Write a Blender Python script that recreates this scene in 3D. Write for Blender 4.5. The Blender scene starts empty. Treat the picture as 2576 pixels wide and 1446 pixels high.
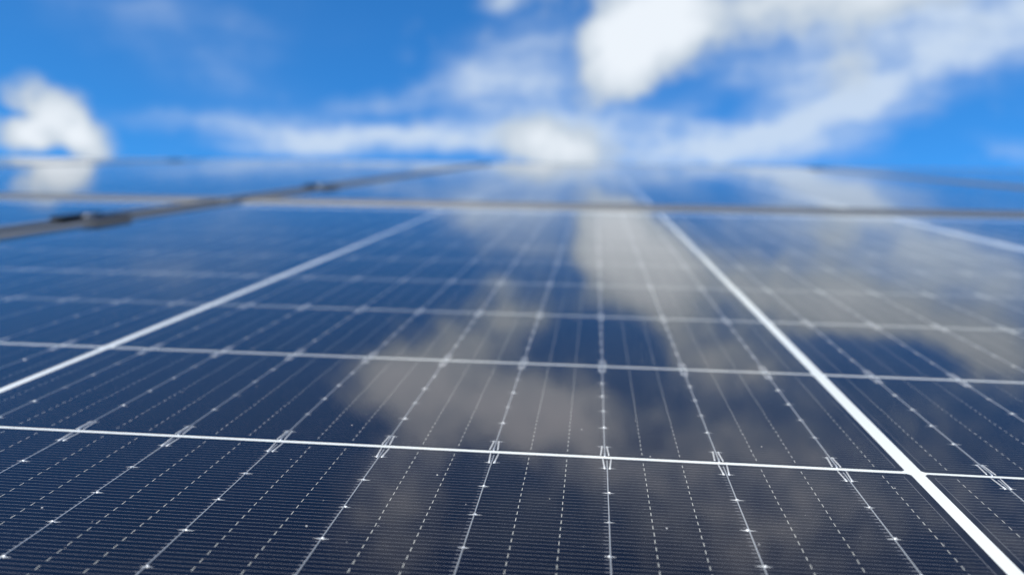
import bpy, math, random
import numpy as np
from mathutils import Matrix, Vector

random.seed(7)
rng = np.random.default_rng(11)
sc = bpy.context.scene
col = sc.collection
R = math.radians

# ------------------------------------------------------------------ array frame
# All panel geometry is laid out in the plane of the tilted array, in metres:
# x along the table, y up the slope, z out of the cells.  ARRAY puts it in the world.
TILT = R(18.0)
ARRAY = Matrix.Translation((0.0, 0.0, 1.30)) @ Matrix.Rotation(TILT, 4, 'X')

# ------------------------------------------------------------------ camera
cam_d = bpy.data.cameras.new('camera')
cam = bpy.data.objects.new('camera', cam_d)
col.objects.link(cam)
sc.camera = cam
cr = Vector((0.99445796, 0.10459987, 0.01059408))
cu = Vector((-0.02873642, 0.17350114, 0.98441433))
cf = Vector((-0.10113152, 0.9792631, -0.17554542))
M = Matrix.Identity(4)
for i in range(3):
    M[i][0], M[i][1], M[i][2] = cr[i], cu[i], -cf[i]
M[0][3], M[1][3], M[2][3] = -0.0640015, -0.1521111, 0.0617810
cam.matrix_world = ARRAY @ M
cam_d.sensor_width = 36.0
cam_d.lens = 3020.0 / 3950.0 * 36.0
cam_d.clip_start = 0.004
cam_d.clip_end = 9000.0
cam_d.dof.use_dof = True
cam_d.dof.focus_distance = 0.142
cam_d.dof.aperture_fstop = 12.6

# ------------------------------------------------------------------ render / exposure
sc.render.engine = 'CYCLES'
sc.view_settings.view_transform = 'Standard'
sc.view_settings.look = 'None'
sc.view_settings.exposure = 0.0
sc.view_settings.gamma = 1.0
sc.cycles.use_denoising = True
sc.cycles.max_bounces = 8
sc.cycles.transparent_max_bounces = 12
sc.cycles.caustics_reflective = False
sc.cycles.caustics_refractive = False

# ------------------------------------------------------------------ sun
SUN_EL, SUN_AZ = R(52.0), R(205.0)          # azimuth clockwise from +Y
sun_d = bpy.data.lights.new('sun', 'SUN')
sun_d.energy = 4.8
sun_d.angle = R(0.53)
sun_d.color = (1.0, 0.965, 0.91)
sun = bpy.data.objects.new('sun', sun_d)
col.objects.link(sun)
sdir = Vector((math.sin(SUN_AZ) * math.cos(SUN_EL), math.cos(SUN_AZ) * math.cos(SUN_EL), math.sin(SUN_EL)))
sun.rotation_euler = sdir.to_track_quat('Z', 'Y').to_euler()
sun.location = sdir * 40

# ------------------------------------------------------------------ sky with clouds
world = bpy.data.worlds.new('World')
sc.world = world
world.use_nodes = True
wn, wl = world.node_tree.nodes, world.node_tree.links
wn.clear()


def N(t, **k):
    n = wn.new(t)
    for a, b in k.items():
        setattr(n, a, b)
    return n


def mth(op, a, b=None, c=None, clamp=False):
    n = N('ShaderNodeMath', operation=op, use_clamp=clamp)
    for i, v in enumerate((a, b, c)):
        if v is None:
            continue
        if isinstance(v, (int, float)):
            n.inputs[i].default_value = v
        else:
            wl.new(v, n.inputs[i])
    return n.outputs[0]


def smooth(v, lo, hi, a=0.0, b=1.0):
    n = N('ShaderNodeMapRange', interpolation_type='SMOOTHSTEP')
    wl.new(v, n.inputs[0])
    for i, x in enumerate((lo, hi, a, b)):
        n.inputs[1 + i].default_value = x
    return n.outputs[0]


sky = N('ShaderNodeTexSky', sky_type='NISHITA')
sky.sun_disc = False
sky.sun_elevation = SUN_EL
sky.sun_rotation = SUN_AZ
sky.altitude = 200.0
sky.air_density = 1.0
sky.dust_density = 0.3
sky.ozone_density = 4.0

tc = N('ShaderNodeTexCoord')
# direction measured from the slope of the array: azimuth and elevation above its plane
rotn = N('ShaderNodeVectorRotate', rotation_type='X_AXIS')
rotn.inputs['Angle'].default_value = -TILT
wl.new(tc.outputs['Generated'], rotn.inputs['Vector'])
sep = N('ShaderNodeSeparateXYZ')
wl.new(rotn.outputs[0], sep.inputs[0])
az = mth('ARCTAN2', sep.outputs[0], sep.outputs[1])
el = mth('ARCSINE', sep.outputs[2])
comb = N('ShaderNodeCombineXYZ')
wl.new(az, comb.inputs[0])
wl.new(el, comb.inputs[1])


def noise(vec, scale, detail, rough=0.55, color=False):
    n = N('ShaderNodeTexNoise')
    n.inputs['Scale'].default_value = scale
    n.inputs['Detail'].default_value = detail
    n.inputs['Roughness'].default_value = rough
    wl.new(vec, n.inputs['Vector'])
    return n.outputs['Color' if color else 'Fac']


wc = noise(tc.outputs['Generated'], 9.0, 4.0, 0.55, True)
wsub = N('ShaderNodeVectorMath', operation='SUBTRACT')
wl.new(wc, wsub.inputs[0])
wsub.inputs[1].default_value = (0.5, 0.5, 0.5)
wsc = N('ShaderNodeVectorMath', operation='MULTIPLY_ADD')
wl.new(wsub.outputs[0], wsc.inputs[0])
wsc.inputs[1].default_value = (0.065, 0.055, 0.0)
wl.new(comb.outputs[0], wsc.inputs[2])
P = wsc.outputs[0]
fb = noise(tc.outputs['Generated'], 16.0, 4.0, 0.6)
fb3 = noise(tc.outputs['Generated'], 34.0, 3.0, 0.6)
fb2 = noise(tc.outputs['Generated'], 3.2, 3.0, 0.55)


FPX = 3020.0 / 3950.0 * 2576.0


def px2dir(x, y):
    """photograph pixel (2576 wide) -> azimuth, elevation above the array plane (mirrored when seen in the glass)"""
    d = cf + cr * ((x - 1288.0) / FPX) - cu * ((y - 723.0) / FPX)
    d.normalize()
    return math.atan2(d.x, d.y), abs(math.asin(d.z))


def blob(x, y, rx, ry, rot, amp, acc):
    a, e = px2dir(x, y)
    below = y > 378
    m = N('ShaderNodeMapping', vector_type='TEXTURE')
    m.inputs['Location'].default_value = (a, e, 0)
    m.inputs['Rotation'].default_value = (0, 0, R(-rot if below else rot))
    m.inputs['Scale'].default_value = (rx / FPX, ry / FPX, 1)
    wl.new(P, m.inputs['Vector'])
    g = N('ShaderNodeTexGradient', gradient_type='SPHERICAL')
    wl.new(m.outputs[0], g.inputs[0])
    if acc is None:
        return mth('MULTIPLY', g.outputs['Fac'], amp)
    return mth('MULTIPLY_ADD', g.outputs['Fac'], amp, acc)


# heaped clouds: x, y, half-axes, tilt (deg, counter-clockwise), weight
CUM = [
    # the small heap, with its ragged holes
    (98, 226, 95, 62, 0, 1.05), (40, 312, 90, 66, 0, 1.05), (130, 305, 95, 60, 0, 0.80),
    (246, 350, 82, 70, 0, 1.15), (188, 262, 62, 52, 0, 0.75), (30, 385, 66, 46, 0, 0.55), (196, 340, 60, 50, 0, 0.4),
    (40, 264, 60, 14, -8, -0.7), (188, 306, 22, 15, 0, -0.4), (122, 396, 50, 26, 0, -0.5), (140, 325, 85, 65, 0, 0.75),
    # the big one: bright edge, greyer behind
    (1620, 20, 170, 170, 0, 1.15), (1540, 170, 120, 170, -12, 1.15), (1640, 120, 220, 160, 25, 0.5),
    (1780, 60, 260, 170, 20, 0.42), (1960, 0, 330, 130, 8, 0.36), (2260, -10, 420, 110, 0, 0.36),
    (1770, 260, 200, 80, 32, -0.6), (1530, 300, 150, 62, 0, -0.75), (1880, 205, 120, 60, 35, -0.6),
    (1320, 385, 210, 90, 0, 0.8), (1440, 372, 220, 130, 0, 1.05), (2135, 165, 100, 85, 0, 0.65),
    # clouds above the picture, seen in the glass
    (1560, 620, 120, 200, 12, 0.55), (1650, 780, 160, 170, 25, 0.75), (1800, 890, 240, 120, 0, 0.70), (1960, 740, 320, 130, 0, 0.25),
    (1270, 795, 230, 120, 15, 0.95), (980, 930, 260, 130, 10, 1.0), (1180, 1000, 380, 170, 0, 1.0),
    (1420, 1050, 300, 170, 0, 0.75), (1570, 880, 110, 210, 8, -1.0), (1300, 1110, 150, 60, 0, 0.3),
    (2280, 815, 360, 110, -8, 0.75), (2450, 900, 190, 120, 0, 0.65), (2220, 905, 200, 75, 0, -1.2), (1900, 960, 260, 120, 0, 0.35),
    (1000, 1260, 300, 230, 0, 0.65), (1220, 1200, 120, 140, 0, -0.6), (1700, 1190, 520, 240, 0, 0.45),
    (1900, 1360, 380, 300, 0, 0.45), (2400, 1300, 520, 320, 0, 0.36),
    (380, 900, 700, 420, 0, -0.8), (620, 1240, 260, 220, 0, -0.6),
]
cum = None
for b in CUM:
    cum = blob(*b, cum)
cum = mth('ADD', cum, mth('MULTIPLY', mth('SUBTRACT', fb, 0.5), 0.70))
cum = mth('ADD', cum, mth('MULTIPLY', mth('SUBTRACT', fb3, 0.5), 0.85))
far_cum = smooth(fb2, 0.52, 0.72, 0.0, 0.45)            # scattered clouds over the rest of the sky
cum = mth('ADD', cum, mth('MULTIPLY', far_cum, smooth(el, 0.55, 0.85)))
a_cum = smooth(cum, 0.06, 0.92)

# thin streaks and veils
CIR = [
    (620, 312, 430, 40, -3, 0.50), (930, 265, 330, 55, 12, 0.50), (1050, 385, 620, 50, -1, 1.0),
    (760, 365, 240, 50, 8, 0.5), (1320, 310, 400, 140, 0, 0.60), (1330, 190, 320, 190, 20, 0.65),
    (1190, 185, 70, 70, 0, 0.35), (1015, 130, 45, 45, 0, 0.25), (560, 200, 420, 190, -30, 0.28),
    (450, 30, 500, 120, 0, 0.28), (1500, 330, 320, 110, 10, 0.5), (1275, 5, 100, 34, 0, 0.8),
    # streaks fanning up from the bright cloud
    (1780, 388, 460, 70, 3, 0.65), (1900, 345, 500, 75, 14, 0.50), (2150, 250, 680, 95, 23, 0.50), (2120, 262, 560, 40, 23, 0.35), (2350, 165, 520, 90, 27, 0.25), (1980, 225, 360, 34, 27, 0.25), (2330, 330, 420, 40, 22, -0.25),
    (2050, 285, 480, 46, 19, 0.35), (2300, 320, 500, 60, 21, 0.35), (1720, 290, 260, 50, 30, 0.35),
    (2150, 75, 560, 140, 12, 0.50), (2500, 40, 340, 130, 20, 0.35), (2080, 175, 240, 120, 10, 0.35), (2560, 400, 140, 40, 10, 0.5),
    (1250, 590, 200, 120, 0, 0.30), (2300, 690, 700, 200, 0, 0.30), (1900, 720, 420, 200, 0, 0.35),
    (1900, 1150, 1000, 420, 0, 0.60), (1300, 1350, 600, 300, 0, 0.30),
]
cir = None
for b in CIR:
    cir = blob(*b, cir)
# wind-drawn fibres: noise stretched along the streaks
fm = N('ShaderNodeMapping')
fm.inputs['Rotation'].default_value = (0, 0, R(-17))
fm.inputs['Scale'].default_value = (5.0, 34.0, 1.0)
wl.new(P, fm.inputs['Vector'])
fibre = noise(fm.outputs[0], 1.0, 4.0, 0.6)
cir = mth('MULTIPLY', cir, smooth(fb, 0.28, 0.72, 0.70, 1.25))
cir = mth('MULTIPLY', cir, smooth(fibre, 0.28, 0.72, 0.72, 1.22))
cir = mth('ADD', cir, mth('MULTIPLY', smooth(fb2, 0.42, 0.7, 0.0, 0.35), smooth(el, 0.55, 0.9)))
a_cir = mth('MULTIPLY', smooth(cir, 0.0, 1.4), 0.90)

tint = N('ShaderNodeMix', data_type='RGBA', blend_type='MULTIPLY')
tint.inputs[0].default_value = 1.0
wl.new(sky.outputs[0], tint.inputs[6])
tint.inputs[7].default_value = (0.33, 1.13, 1.75, 1)


def mixc(fac, a, b):
    n = N('ShaderNodeMix', data_type='RGBA')
    wl.new(fac, n.inputs[0])
    for s, v in ((6, a), (7, b)):
        if isinstance(v, tuple):
            n.inputs[s].default_value = v
        else:
            wl.new(v, n.inputs[s])
    return n.outputs[2]


CL = 1.0
cirrus_col = tuple(c * CL for c in (6.2, 7.4, 9.0)) + (1,)
body = mixc(smooth(cum, 0.35, 1.75), (5.0, 5.9, 6.9, 1), (8.5, 9.1, 9.8, 1))
c1 = mixc(a_cir, tint.outputs[2], cirrus_col)
# clouds higher up, towards the sun's side of the sky, are lit more fully
lit = N('ShaderNodeMix', data_type='RGBA', blend_type='MULTIPLY')
wl.new(smooth(el, 0.19, 0.42), lit.inputs[0])
wl.new(body, lit.inputs[6])
lit.inputs[7].default_value = (1.80, 1.62, 1.60, 1)
c2 = mixc(a_cum, c1, lit.outputs[2])
bg = N('ShaderNodeBackground')
bg.inputs['Strength'].default_value = 0.10
wl.new(c2, bg.inputs['Color'])
wo = N('ShaderNodeOutputWorld')
wl.new(bg.outputs[0], wo.inputs['Surface'])
world.cycles.sampling_method = 'MANUAL'
world.cycles.sample_map_resolution = 512


# ------------------------------------------------------------------ materials
def mat(name, base, rough=0.5, metal=0.0, spec=0.5, var=None):
    m = bpy.data.materials.new(name)
    m.use_nodes = True
    nt = m.node_tree
    p = nt.nodes['Principled BSDF']
    p.inputs['Base Color'].default_value = (*base, 1)
    p.inputs['Roughness'].default_value = rough
    p.inputs['Metallic'].default_value = metal
    p.inputs['Specular IOR Level'].default_value = spec
    if var:                                  # (scale, amount, roughness amount): mottled colour and gloss
        t = nt.nodes.new('ShaderNodeTexCoord')
        n = nt.nodes.new('ShaderNodeTexNoise')
        n.inputs['Scale'].default_value = var[0]
        n.inputs['Detail'].default_value = 4
        nt.links.new(t.outputs['Object'], n.inputs['Vector'])
        r = nt.nodes.new('ShaderNodeMix')
        r.data_type = 'RGBA'
        r.inputs[6].default_value = (*[c * (1 - var[1]) for c in base], 1)
        r.inputs[7].default_value = (*[min(1, c * (1 + var[1])) for c in base], 1)
        nt.links.new(n.outputs['Fac'], r.inputs[0])
        nt.links.new(r.outputs[2], p.inputs['Base Color'])
        q = nt.nodes.new('ShaderNodeMapRange')
        q.inputs[3].default_value = max(0.02, rough - var[2])
        q.inputs[4].default_value = min(1, rough + var[2])
        nt.links.new(n.outputs['Fac'], q.inputs[0])
        nt.links.new(q.outputs[0], p.inputs['Roughness'])
    return m


def cell_material():
    m = mat('silicon_cell', (0.006, 0.0065, 0.011), 0.6, 0.0, 0.0)
    nt = m.node_tree
    p = nt.nodes['Principled BSDF']
    oi = nt.nodes.new('ShaderNodeObjectInfo')
    t = nt.nodes.new('ShaderNodeTexCoord')
    n = nt.nodes.new('ShaderNodeTexNoise')
    n.inputs['Scale'].default_value = 45
    n.inputs['Detail'].default_value = 3
    nt.links.new(t.outputs['Object'], n.inputs['Vector'])
    a = nt.nodes.new('ShaderNodeMath')
    a.operation = 'MULTIPLY_ADD'
    a.inputs[1].default_value = 0.5
    nt.links.new(oi.outputs['Random'], a.inputs[0])
    nt.links.new(n.outputs['Fac'], a.inputs[2])
    r = nt.nodes.new('ShaderNodeMix')
    r.data_type = 'RGBA'
    r.inputs[6].default_value = (0.0024, 0.0022, 0.0040, 1)
    r.inputs[7].default_value = (0.0052, 0.0050, 0.0092, 1)
    nt.links.new(a.outputs[0], r.inputs[0])
    nt.links.new(r.outputs[2], p.inputs['Base Color'])
    return m


def glass_material():
    m = bpy.data.materials.new('solar_glass')
    m.use_nodes = True
    nt = m.node_tree
    nt.nodes.clear()
    o = nt.nodes.new('ShaderNodeOutputMaterial')
    mx = nt.nodes.new('ShaderNodeMixShader')
    fr = nt.nodes.new('ShaderNodeFresnel')
    fr.inputs['IOR'].default_value = 1.38     # anti-reflective solar glass
    tr = nt.nodes.new('ShaderNodeBsdfTransparent')
    tr.inputs['Color'].default_value = (0.965, 0.975, 0.965, 1)
    gl = nt.nodes.new('ShaderNodeBsdfGlossy')
    gl.inputs['Color'].default_value = (1, 1, 1, 1)
    gl.inputs['Roughness'].default_value = 0.035
    # faint roll waviness of the float glass
    t = nt.nodes.new('ShaderNodeTexCoord')
    n = nt.nodes.new('ShaderNodeTexNoise')
    n.inputs['Scale'].default_value = 14
    n.inputs['Detail'].default_value = 2
    bp = nt.nodes.new('ShaderNodeBump')
    bp.inputs['Strength'].default_value = 0.04
    bp.inputs['Distance'].default_value = 0.0006
    nt.links.new(t.outputs['Object'], n.inputs['Vector'])
    nt.links.new(n.outputs['Fac'], bp.inputs['Height'])
    nt.links.new(bp.outputs[0], gl.inputs['Normal'])
    nt.links.new(fr.outputs[0], mx.inputs[0])
    nt.links.new(tr.outputs[0], mx.inputs[1])
    nt.links.new(gl.outputs[0], mx.inputs[2])
    nt.links.new(mx.outputs[0], o.inputs['Surface'])
    return m


M_CELL = cell_material()
M_GLASS = glass_material()
M_BACK = mat('white_backsheet', (0.84, 0.855, 0.83), 0.6, 0.0, 0.1, (60, 0.03, 0.05))
M_FING = mat('printed_silver_finger', (0.235, 0.235, 0.255), 0.6, 0.0, 0.0)
M_DASH = mat('printed_silver_dash', (0.68, 0.67, 0.62), 0.5, 0.2, 0.5)
M_WIRE = mat('tinned_copper_wire', (0.76, 0.79, 0.83), 0.34, 0.55, 0.5, (900, 0.12, 0.1))
M_PAD = mat('solder', (0.90, 0.90, 0.90), 0.30, 0.30, 0.6, (1500, 0.10, 0.08))
M_FRAME = mat('anodised_aluminium', (0.175, 0.168, 0.155), 0.5, 0.35, 0.5, (35, 0.10, 0.08))
M_CLAMP = mat('black_anodised_aluminium', (0.018, 0.018, 0.020), 0.42, 0.2, 0.5, (80, 0.3, 0.08))
M_STEEL = mat('galvanised_steel', (0.42, 0.43, 0.44), 0.5, 0.7, 0.5, (30, 0.25, 0.12))
M_DUST = mat('dust', (0.62, 0.58, 0.52), 0.9, 0.0, 0.2)


# ------------------------------------------------------------------ mesh helpers
def mesh_np(name, verts, quads, m, smooth_faces=False):
    me = bpy.data.meshes.new(name)
    verts = np.asarray(verts, dtype=np.float32)
    quads = np.asarray(quads, dtype=np.int32)
    me.vertices.add(len(verts))
    me.vertices.foreach_set('co', verts.ravel())
    me.loops.add(quads.size)
    me.loops.foreach_set('vertex_index', quads.ravel())
    k = quads.shape[1]
    me.polygons.add(len(quads))
    me.polygons.foreach_set('loop_start', np.arange(0, quads.size, k, dtype=np.int32))
    me.polygons.foreach_set('loop_total', np.full(len(quads), k, dtype=np.int32))
    me.update(calc_edges=True)
    if smooth_faces:
        me.polygons.foreach_set('use_smooth', np.ones(len(quads), dtype=bool))
    me.materials.append(m)
    me.validate()
    return me


def mesh_py(name, v, f, m, smooth_faces=False):
    me = bpy.data.meshes.new(name)
    me.from_pydata(v, [], f)
    me.update()
    if smooth_faces:
        for p in me.polygons:
            p.use_smooth = True
    me.materials.append(m)
    return me


BOXQ = np.array([[4, 5, 6, 7], [0, 1, 5, 4], [1, 2, 6, 5], [2, 3, 7, 6], [3, 0, 4, 7]])   # no bottom


def ridges(rects, z0, z1, taper=0.25):
    """rects: (n,4) x0,x1,y0,y1 -> low flat-topped ridges with sloping sides"""
    r = np.asarray(rects, dtype=np.float64)
    n = len(r)
    ins = np.minimum(r[:, 1] - r[:, 0], r[:, 3] - r[:, 2]) * taper
    v = np.zeros((n, 8, 3))
    xs = [(0, 2), (1, 2), (1, 3), (0, 3)]
    for i, (a, b) in enumerate(xs):
        v[:, i, 0], v[:, i, 1], v[:, i, 2] = r[:, a], r[:, b], z0
        v[:, 4 + i, 0] = r[:, a] + (ins if a == 0 else -ins)
        v[:, 4 + i, 1] = r[:, b] + (ins if b == 2 else -ins)
        v[:, 4 + i, 2] = z1
    q = (BOXQ[None] + (np.arange(n) * 8)[:, None, None]).reshape(-1, 4)
    return v.reshape(-1, 3), q


def box(x0, x1, y0, y1, z0, z1):
    v = [(x0, y0, z0), (x1, y0, z0), (x1, y1, z0), (x0, y1, z0), (x0, y0, z1), (x1, y0, z1), (x1, y1, z1), (x0, y1, z1)]
    f = [(3, 2, 1, 0), (4, 5, 6, 7), (0, 1, 5, 4), (1, 2, 6, 5), (2, 3, 7, 6), (3, 0, 4, 7)]
    return v, f


def join(parts):
    V, F = [], []
    for v, f in parts:
        o = len(V)
        V += list(v)
        F += [tuple(i + o for i in q) for q in f]
    return V, F


def tube(path, radii, seg=8, flat=1.0):
    """round wire along a path of (x,y,z); flat squashes it in z"""
    V, F = [], []
    n = len(path)
    for i, p in enumerate(path):
        p = Vector(p)
        t = (Vector(path[min(i + 1, n - 1)]) - Vector(path[max(i - 1, 0)])).normalized()
        s = t.cross(Vector((0, 0, 1)))
        s = s.normalized() if s.length > 1e-6 else Vector((1, 0, 0))
        u = s.cross(t)
        for k in range(seg):
            a = 2 * math.pi * k / seg
            V.append(tuple(p + s * (radii[i] * math.cos(a)) + u * (radii[i] * flat * math.sin(a))))
    for i in range(n - 1):
        for k in range(seg):
            a, b = i * seg + k, i * seg + (k + 1) % seg
            F.append((a, b, b + seg, a + seg))
    F.append(tuple(range(seg))[::-1])
    F.append(tuple((n - 1) * seg + k for k in range(seg)))
    return V, F


def dome(cx, cy, z, rx, ry, h, seg=10, rings=3):
    V, F = [], []
    for j in range(rings):
        a = j / rings * math.pi / 2
        for k in range(seg):
            t = 2 * math.pi * k / seg
            V.append((cx + rx * math.cos(a) * math.cos(t), cy + ry * math.cos(a) * math.sin(t), z + h * math.sin(a)))
    V.append((cx, cy, z + h))
    for j in range(rings - 1):
        for k in range(seg):
            a, b = j * seg + k, j * seg + (k + 1) % seg
            F.append((a, b, b + seg, a + seg))
    for k in range(seg):
        F.append(((rings - 1) * seg + k, (rings - 1) * seg + (k + 1) % seg, rings * seg))
    return V, F


def link(name, me, parent=None, kind=None, loc=None):
    o = bpy.data.objects.new(name, me)
    col.objects.link(o)
    if parent is not None:
        o.parent = parent
    if loc is not None:
        o.location = loc
    if kind:
        o['kind'] = kind
    return o


def tag(o, label, cat, group=None):
    o['label'] = label
    o['category'] = cat
    if group:
        o['group'] = group
    return o


# ------------------------------------------------------------------ panel dimensions (metres)
CP, RP = 0.2123, 0.0680            # cell pitch across and up the slope
CW, CH = 0.2092, 0.06682            # cell size
NC, NR = 5, 30
WIDE = 0.006                       # the gap after the third string is this much wider
MID = 0.010                        # wider gap half way up the panel
MX, MY, LIP = 0.002, 0.014, 0.013  # white margin, frame lip
PW = NC * CP - (CP - CW) + WIDE + 2 * (MX + LIP)
PL = NR * RP - (RP - CH) + MID + 2 * (MY + LIP)
GAPX, GAPY = 0.020, 0.028
BB = 0.0229                        # wire pitch
ZG = 0.0035                        # top of the glass above the cells
FP = 0.0012                        # finger pitch
NF = 54
WIRES = [(k - 4) * BB for k in range(9)]


def row_y(r):                      # centre of row r (0 = lowest) from the panel's lower edge
    return MY + LIP + CH / 2 + r * RP + (MID if r >= NR // 2 else 0)


def col_x(c):
    return MX + LIP + CW / 2 + c * CP + (WIDE if c >= 3 else 0)


# the row line that lies sharp in the photograph is y = 0, the white column gap beside it x = 0
TOP_ROWS = 9                       # rows above that line
NEAR_Y = -(row_y(NR - TOP_ROWS) - RP / 2)
NEAR_X = -(col_x(1) + CP / 2)      # columns 0 and 1 lie left of x = 0
R0 = NR - TOP_ROWS                 # first row above the line

# ---- shared meshes
c = 0.0006                         # clipped corners
hw, hh, th = CW / 2, CH / 2, 0.00005
oct_ = [(-hw + c, -hh), (hw - c, -hh), (hw, -hh + c), (hw, hh - c), (hw - c, hh), (-hw + c, hh), (-hw, hh - c), (-hw, -hh + c)]
cv = [(x, y, 0) for x, y in oct_] + [(x, y, -th) for x, y in oct_]
cf_ = [tuple(range(8))] + [(i, i + 8, (i + 1) % 8 + 8, (i + 1) % 8) for i in range(8)]
CELL_ME = mesh_py('cell', cv, cf_, M_CELL)

PADS = [-hh + 0.0050 + i * (CH - 0.0100) / 5 for i in range(6)]      # first and last are the forks
ZW = 0.00012


def wire_geo(x):
    """the round wire of one cell: runs over the lower edge and bends down, ends short of the upper edge"""
    y0, y1 = -hh, hh
    p = [(x, y0 - 0.0005, -0.00018), (x, y0 + 0.0001, 0.00002), (x, y0 + 0.0007, ZW + 0.00005), (x, y0 + 0.0016, ZW)]
    r = [0.00014, 0.00018, 0.00020, 0.00013]
    n = 9
    for i in range(1, n):
        p.append((x + random.uniform(-1, 1) * 0.00002, y0 + 0.0016 + (y1 - y0 - 0.0032) * i / n, ZW))
        r.append(0.00012)
    p += [(x, y1 - 0.0016, ZW), (x, y1 - 0.0011, ZW - 0.00004)]
    r += [0.00012, 0.00005]
    return tube(p, r, 8)


def fork_geo(x, top):
    s = 1 if top else -1
    ye, yp = s * hh, s * (hh - 0.0050)
    out = []
    for d in (-1, 1):
        path = [(x + d * 0.00052, yp, 0.00003), (x + d * 0.00060, yp + s * 0.0012, 0.00003),
                (x + d * 0.00078, ye - s * 0.0011, 0.00003), (x + d * 0.00082, ye - s * 0.0003, 0.00003)]
        out.append(tube(path, [0.00019, 0.00017, 0.00016, 0.00012], 6, 0.6))
        out.append(dome(x + d * 0.00052, yp, 0.0, 0.00030, 0.00034, 0.00016))
        # pointed wing running out along the finger
        out.append(([(x + d * 0.0006, yp - 0.00013, 0.00004), (x + d * 0.0017, yp, 0.00004), (x + d * 0.0006, yp + 0.00013, 0.00004),
                     (x + d * 0.0006, yp, 0.00009)], [(0, 1, 3), (1, 2, 3)] if d > 0 else [(1, 0, 3), (2, 1, 3)]))
    return join(out)


def pad_geo(x, y, j=0.0):
    out = [dome(x + j * 0.0002, y, 0.0, 0.00042, 0.00030, 0.00030 + 0.00004 * j)]
    for d in (-1, 1):
        out.append(([(x + d * 0.00012, y - 0.00016, 0.00004), (x + d * 0.00135, y, 0.00004), (x + d * 0.00012, y + 0.00016, 0.00004),
                     (x + d * 0.00012, y, 0.00010)], [(0, 1, 3), (1, 2, 3)] if d > 0 else [(1, 0, 3), (2, 1, 3)]))
    return join(out)


WIRE_ME = mesh_py('busbar_wire', *wire_geo(0.0), M_WIRE, True)
FORK_ME = {t: mesh_py('contact_fork', *fork_geo(0.0, t), M_PAD, True) for t in (False, True)}
PAD_MES = [mesh_py('solder_pad', *pad_geo(0.0, 0.0, j), M_PAD, True) for j in (-0.8, -0.2, 0.3, 0.9)]
SET_WIRE = join([wire_geo(x) for x in WIRES])
SET_FORK = join([fork_geo(x, t) for x in WIRES for t in (False, True)])
SET_PAD = join([pad_geo(x, y, random.uniform(-1, 1)) for x in WIRES for y in PADS[1:-1]])


def repeat(geo, spots, name, m, smooth_faces=True):
    """one mesh of a set of small shapes repeated at (x, y) spots; faces may be tris, quads or n-gons"""
    v = np.array(geo[0], dtype=np.float32)
    n = len(spots)
    V = np.repeat(v[None], n, 0)
    V[:, :, :2] += np.array(spots, dtype=np.float32)[:, None, :]
    lens = np.array([len(f) for f in geo[1]], dtype=np.int32)
    flat = np.array([i for f in geo[1] for i in f], dtype=np.int32)
    L = (flat[None] + (np.arange(n, dtype=np.int32) * len(v))[:, None]).ravel()
    lens = np.tile(lens, n)
    me = bpy.data.meshes.new(name)
    me.vertices.add(V.shape[0] * V.shape[1])
    me.vertices.foreach_set('co', V.ravel())
    me.loops.add(len(L))
    me.loops.foreach_set('vertex_index', L)
    me.polygons.add(len(lens))
    me.polygons.foreach_set('loop_start', np.concatenate([[0], np.cumsum(lens)[:-1]]).astype(np.int32))
    me.polygons.foreach_set('loop_total', lens)
    me.update(calc_edges=True)
    if smooth_faces:
        me.polygons.foreach_set('use_smooth', np.ones(len(lens), dtype=bool))
    me.materials.append(m)
    return me


FY = (np.arange(NF) - (NF - 1) / 2) * FP
EX = hw - 0.0013                                     # the line that closes the fingers at the cell's sides


def finger_rects():
    w = 0.000030
    r = [(-EX, EX, y - w, y + w) for y in FY]
    r += [(s * EX - 0.00004, s * EX + 0.00004, FY[0], FY[-1]) for s in (-1, 1)]
    return np.array(r)


def flare_rects():
    """fingers widen where they meet a wire"""
    r = []
    for x in WIRES:
        for i, y in enumerate(FY):
            l, k = rng.uniform(0.0003, 0.0006, 2)
            r.append((x - l, x + k, y - 0.00009, y + 0.00009))
    return np.array(r)


def dash_rects():
    xs = []
    for k in range(8):
        xs += [WIRES[k] + BB / 3, WIRES[k] + 2 * BB / 3]
    xs += [WIRES[0] - BB / 3, WIRES[8] + BB / 3]
    r = []
    for x in xs:
        for i in range(0, NF - 1, 2):
            j = rng.uniform(-0.00003, 0.00003)
            r.append((x - 0.00006 + j, x + 0.00006 + j, FY[i], FY[i + 1]))
    return np.array(r)


def spread(rects, spots):
    s = np.array(spots)
    o = np.repeat(rects[None], len(s), 0)
    o[:, :, 0:2] += s[:, None, 0:1]
    o[:, :, 2:4] += s[:, None, 1:2]
    return o.reshape(-1, 4)


ALL = [(col_x(c_), row_y(r_)) for r_ in range(NR) for c_ in range(NC)]
FINGER_ME = mesh_np('finger_lines', *ridges(spread(finger_rects(), ALL), 0.0, 0.000006), M_FING)

# ---- frame bars: lip over the glass, wall, foot; mitred at the corners
FT, FB = 0.0050, -0.0330


def frame_bar(length):
    """bar along +x with its outer face at y = 0 and the panel towards +y"""
    prof = [(0.0, FB), (0.0, FT - 0.0010), (0.0004, FT - 0.0003), (0.0010, FT), (LIP - 0.0030, FT), (LIP - 0.0008, FT - 0.0004), (LIP, ZG + 0.0002),
            (LIP - 0.0008, ZG + 0.0001), (0.0020, ZG + 0.0001), (0.0020, FB + 0.0020), (0.0220, FB + 0.0020), (0.0220, FB)]
    V = [(y, y, z) for y, z in prof] + [(length - y, y, z) for y, z in prof]
    n = len(prof)
    F = [(i, i + n, (i + 1) % n + n, (i + 1) % n) for i in range(n)]
    return V, F


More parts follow.
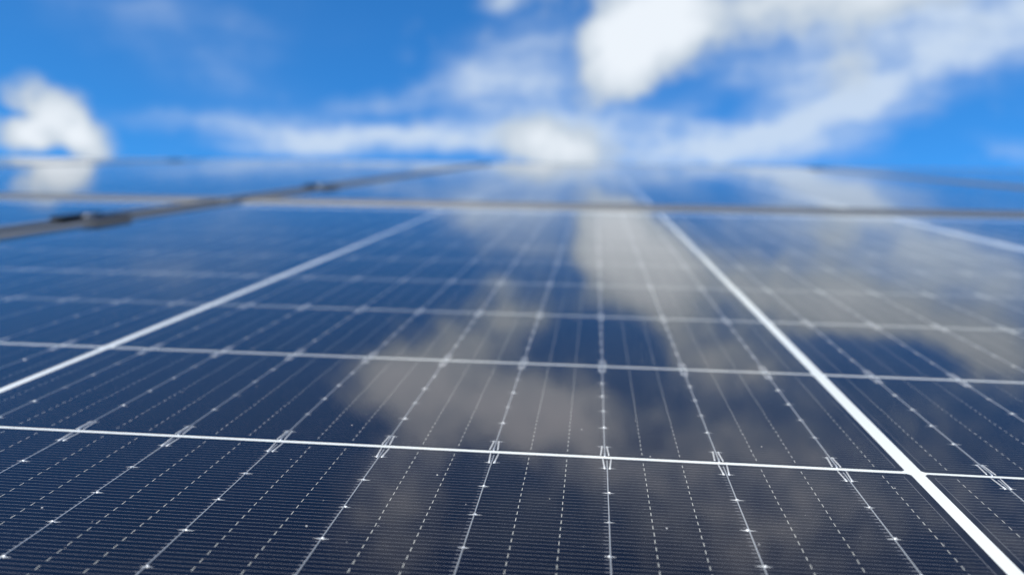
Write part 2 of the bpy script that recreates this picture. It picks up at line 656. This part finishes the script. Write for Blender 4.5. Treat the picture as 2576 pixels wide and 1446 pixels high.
BAR_W = mesh_py('frame_rail', *frame_bar(PW), M_FRAME)
BAR_L = mesh_py('frame_rail', *frame_bar(PL), M_FRAME)
GLASS_ME = mesh_py('glass_pane', [(0.004, 0.004, ZG), (PW - 0.004, 0.004, ZG), (PW - 0.004, PL - 0.004, ZG), (0.004, PL - 0.004, ZG)],
                   [(0, 1, 2, 3)], M_GLASS)
BACK_ME = mesh_py('backsheet', *box(0.003, PW - 0.003, 0.003, PL - 0.003, -0.0009, -0.00006), M_BACK)
FAR_WIRE_ME = repeat(SET_WIRE, ALL, 'busbar_wires', M_WIRE)


def make_panel(px, py, label, detail=False):
    e = bpy.data.objects.new('solar_panel', None)
    e.empty_display_size = 0.1
    col.objects.link(e)
    e.matrix_world = ARRAY @ Matrix.Translation((px, py, 0))
    tag(e, label, 'solar panel', 'solar panels of the tilted array')
    link('backsheet', BACK_ME, e)
    link('glass_pane', GLASS_ME, e)
    for me, loc, rz in ((BAR_W, (0, 0, 0), 0), (BAR_L, (PW, 0, 0), 90), (BAR_W, (PW, PL, 0), 180), (BAR_L, (0, PL, 0), 270)):
        o = link('frame_rail', me, e, None, loc)
        o.rotation_euler = (0, 0, R(rz))
    cells = {}
    for r_ in range(NR):
        for c_ in range(NC):
            j = rng.normal(0, 1, 3)
            cells[r_, c_] = link('cell', CELL_ME, e, None, (col_x(c_) + j[0] * 0.00012, row_y(r_) + j[1] * 0.00006, 0))
            cells[r_, c_].rotation_euler = (0, 0, j[2] * 0.0005)
    link('finger_lines', FINGER_ME, e, 'stuff')
    if not detail:
        link('busbar_wires', FAR_WIRE_ME, e, 'stuff')
        return e
    # the panel under the lens: single wires, forks and pads as far as they can be told apart
    wire_in = {(r_, c_) for r_ in range(R0 - 1, R0 + 6) for c_ in range(0, 4)}
    fork_in = {(r_, c_) for r_ in range(R0 - 1, R0 + 2) for c_ in range(0, 4)}
    pad_in = {(r_, c_) for r_ in range(R0 - 1, R0 + 1) for c_ in range(0, 3)}
    for k in sorted(wire_in):
        for x in WIRES:
            link('busbar_wire', WIRE_ME, cells[k], None, (x, 0, 0))
    for k in sorted(fork_in):
        for x in WIRES:
            for t in (False, True):
                link('contact_fork', FORK_ME[t], cells[k], None, (x, 0, 0))
    for k in sorted(pad_in):
        for x in WIRES:
            for y in PADS[1:-1]:
                o = link('solder_pad', random.choice(PAD_MES), cells[k], None, (x + random.uniform(-1, 1) * 0.00012, y, 0))
                s = random.uniform(0.75, 1.2)
                o.scale = (s, random.uniform(0.8, 1.2), random.uniform(0.7, 1.15))
    rest = lambda done: [(col_x(c_), row_y(r_)) for (r_, c_) in cells if (r_, c_) not in done]
    link('busbar_wires', repeat(SET_WIRE, rest(wire_in), 'busbar_wires', M_WIRE), e, 'stuff')
    link('contact_forks', repeat(SET_FORK, rest(fork_in), 'contact_forks', M_PAD), e, 'stuff')
    link('solder_pads', repeat(SET_PAD, rest(pad_in), 'solder_pads', M_PAD), e, 'stuff')
    near = [(col_x(c_), row_y(r_)) for (r_, c_) in cells if R0 - 4 <= r_ <= R0 + 5]
    link('contact_dashes', mesh_np('contact_dashes', *ridges(spread(dash_rects(), near), 0.000004, 0.000012, 0.15), M_DASH), e, 'stuff')
    nearer = [(col_x(c_), row_y(r_)) for (r_, c_) in cells if R0 - 2 <= r_ <= R0 + 1]
    link('finger_flares', mesh_np('finger_flares', *ridges(spread(flare_rects(), nearer), 0.000003, 0.000009, 0.5), M_FING), e, 'stuff')
    # dust and dried drops on the glass
    parts = []
    for i in range(900):
        x = rng.uniform(0.02, NC * CP * 0.8)
        y = -NEAR_Y - 0.075 + 0.62 * rng.uniform(0, 1) ** 1.6
        s = 10 ** rng.uniform(-4.4, -3.75)
        parts.append(dome(x, y, ZG, s, s * rng.uniform(0.6, 1.4), s * 0.5, 6, 2))
    link('dust_specks', mesh_py('dust_specks', *join(parts), M_DUST, True), e, 'stuff')
    return e


# ------------------------------------------------------------------ setting
def ground():
    n, s = 40, 4000.0
    m = bpy.data.materials.new('meadow')
    m.use_nodes = True
    nt = m.node_tree
    p = nt.nodes['Principled BSDF']
    p.inputs['Roughness'].default_value = 0.9
    t = nt.nodes.new('ShaderNodeTexCoord')
    a = nt.nodes.new('ShaderNodeTexNoise')
    a.inputs['Scale'].default_value = 1.3
    a.inputs['Detail'].default_value = 10
    nt.links.new(t.outputs['Object'], a.inputs['Vector'])
    r = nt.nodes.new('ShaderNodeValToRGB')
    r.color_ramp.elements[0].position, r.color_ramp.elements[0].color = 0.3, (0.030, 0.055, 0.014, 1)
    r.color_ramp.elements[1].position, r.color_ramp.elements[1].color = 0.75, (0.11, 0.125, 0.045, 1)
    nt.links.new(a.outputs['Fac'], r.inputs[0])
    nt.links.new(r.outputs[0], p.inputs['Base Color'])
    b = nt.nodes.new('ShaderNodeBump')
    b.inputs['Distance'].default_value = 0.05
    nt.links.new(a.outputs['Fac'], b.inputs['Height'])
    nt.links.new(b.outputs[0], p.inputs['Normal'])
    g = np.linspace(-1, 1, n + 1)
    g = np.sign(g) * np.abs(g) ** 2.5 * s
    V = [(x, y, 0.0) for y in g for x in g]
    F = [(j * (n + 1) + i, j * (n + 1) + i + 1, (j + 1) * (n + 1) + i + 1, (j + 1) * (n + 1) + i) for j in range(n) for i in range(n)]
    link('ground', mesh_py('ground', V, F, m), None, 'structure')


ground()

# ------------------------------------------------------------------ panels
DX, DY = PW + GAPX, PL + GAPY
make_panel(NEAR_X, NEAR_Y, 'dark solar panel whose fine wires, dashed contacts and white cell gaps show sharp', True)
make_panel(NEAR_X, NEAR_Y + DY, 'solar panel up the slope, end to end with the sharply seen panel')
make_panel(NEAR_X - DX, NEAR_Y, 'solar panel beside the sharply seen one, across the black clamped aluminium seam')
make_panel(NEAR_X - DX, NEAR_Y + DY, 'solar panel in the upper row mirroring the puffy white cloud')
make_panel(NEAR_X - 2 * DX, NEAR_Y + DY, 'outermost solar panel of the upper row, beyond the one mirroring the puffy cloud')
make_panel(NEAR_X + DX, NEAR_Y + DY, 'solar panel in the upper row mirroring the pale diagonal streak clouds')
make_panel(NEAR_X + DX, NEAR_Y, 'solar panel of the lower row below the one mirroring pale streak clouds')

# ------------------------------------------------------------------ clamps
hexv = [(0.0065 * math.cos(k * math.pi / 3), 0.0065 * math.sin(k * math.pi / 3)) for k in range(6)]
CL_HW, CL_HL = GAPX / 2 + 0.0085, 0.022


def clamp_plate():
    """top-hat plate: two wings on the frames, a trough dipping into the seam"""
    t, z = 0.003, FT + 0.0001
    w, g = CL_HW, GAPX / 2 - 0.0012
    prof = [(-w, z), (-w, z + t - 0.0006), (-w + 0.0006, z + t), (-g + t, z + t), (-g + t, z - 0.006), (g - t, z - 0.006), (g - t, z + t), (w - 0.0006, z + t),
            (w, z + t - 0.0006), (w, z), (g, z), (g, z - 0.006 - t), (-g, z - 0.006 - t), (-g, z)]
    n = len(prof)
    V = [(x, -CL_HL, zz) for x, zz in prof] + [(x, CL_HL, zz) for x, zz in prof]
    F = [(i, (i + 1) % n, (i + 1) % n + n, i + n) for i in range(n)]
    F += [(0, 13, 10, 9, 8, 7, 6, 5, 4, 3, 2, 1)[::-1], ]
    F[-1] = tuple(range(n))[::-1]
    F.append(tuple(range(n, 2 * n)))
    return mesh_py('clamp_plate', V, F, M_CLAMP)


CL_ME = clamp_plate()
zb = FT - 0.0059
bv = [(x, y, zb) for x, y in hexv] + [(x * 0.97, y * 0.97, zb + 0.0078) for x, y in hexv] + [(x * 0.85, y * 0.85, zb + 0.0085) for x, y in hexv]
bf = [(i, (i + 1) % 6, (i + 1) % 6 + 6, i + 6) for i in range(6)] + [(i + 6, (i + 1) % 6 + 6, (i + 1) % 6 + 12, i + 12) for i in range(6)]
bf.append(tuple(range(12, 18)))
BOLT_ME = mesh_py('bolt_head', bv, bf, M_STEEL)
SEAM0 = NEAR_X - GAPX / 2
CLAMPS = [
    (SEAM0, NEAR_Y + PL - 0.225, 'black clamp on the seam beside the sharply seen panel'),
    (SEAM0, NEAR_Y + DY + 0.262, 'black clamp on the same seam, just past the cross seam'),
    (SEAM0, NEAR_Y + DY + PL - 0.225, 'black clamp at the upper end of the seam running past the sharply seen panel'),
    (SEAM0 - DX, NEAR_Y + DY + 0.262, 'black clamp on the outer seam of the upper row, lower of two'),
    (SEAM0 - DX, NEAR_Y + DY + PL - 0.225, 'black clamp on the outer seam of the upper row, upper of two'),
    (SEAM0 + DX, NEAR_Y + DY + 0.262, 'black clamp on the seam by the streak mirroring panel, lower of two'),
    (SEAM0 + DX, NEAR_Y + DY + PL - 0.225, 'black clamp on the seam by the streak mirroring panel, upper of two'),
]
for x, y, lab in CLAMPS:
    e = bpy.data.objects.new('mid_clamp', None)
    e.empty_display_size = 0.03
    col.objects.link(e)
    e.matrix_world = ARRAY @ Matrix.Translation((x, y, 0))
    tag(e, lab, 'clamp', 'mid clamps on the panel seams')
    link('clamp_plate', CL_ME, e)
    link('bolt_head', BOLT_ME, e)

# ------------------------------------------------------------------ mounting table under the panels
e = bpy.data.objects.new('mounting_table', None)
col.objects.link(e)
e.matrix_world = Matrix.Translation((0, 0, 0))
tag(e, 'galvanised steel mounting table with rails and posts carrying the solar panels', 'mounting table')
X0, X1 = NEAR_X - 2 * DX - 0.05, NEAR_X + DX + PW + 0.05
RAIL_ME = mesh_py('rail', *box(X0, X1, -0.02, 0.02, -0.04, -0.0002), M_STEEL)
for y in (NEAR_Y + 0.262, NEAR_Y + PL - 0.225, NEAR_Y + DY + 0.262, NEAR_Y + DY + PL - 0.225):
    o = link('rail', RAIL_ME, e)
    o.matrix_local = ARRAY @ Matrix.Translation((0, y, FB))
BEAM_ME = mesh_py('cross_beam', *box(-0.03, 0.03, NEAR_Y + 0.1, NEAR_Y + DY + PL - 0.1, -0.12, -0.0402), M_STEEL)
for i in range(4):
    x = X0 + 0.5 + i * (X1 - X0 - 1.0) / 3
    o = link('cross_beam', BEAM_ME, e)
    o.matrix_local = ARRAY @ Matrix.Translation((x, 0, FB))
    for y in (NEAR_Y + 0.5, NEAR_Y + DY + PL - 0.7):
        p = ARRAY @ Vector((x, y, FB - 0.115))
        link('post', mesh_py('post', *box(-0.04, 0.04, -0.04, 0.04, -0.3, p.z), M_STEEL), e, None, (p.x, p.y, 0))
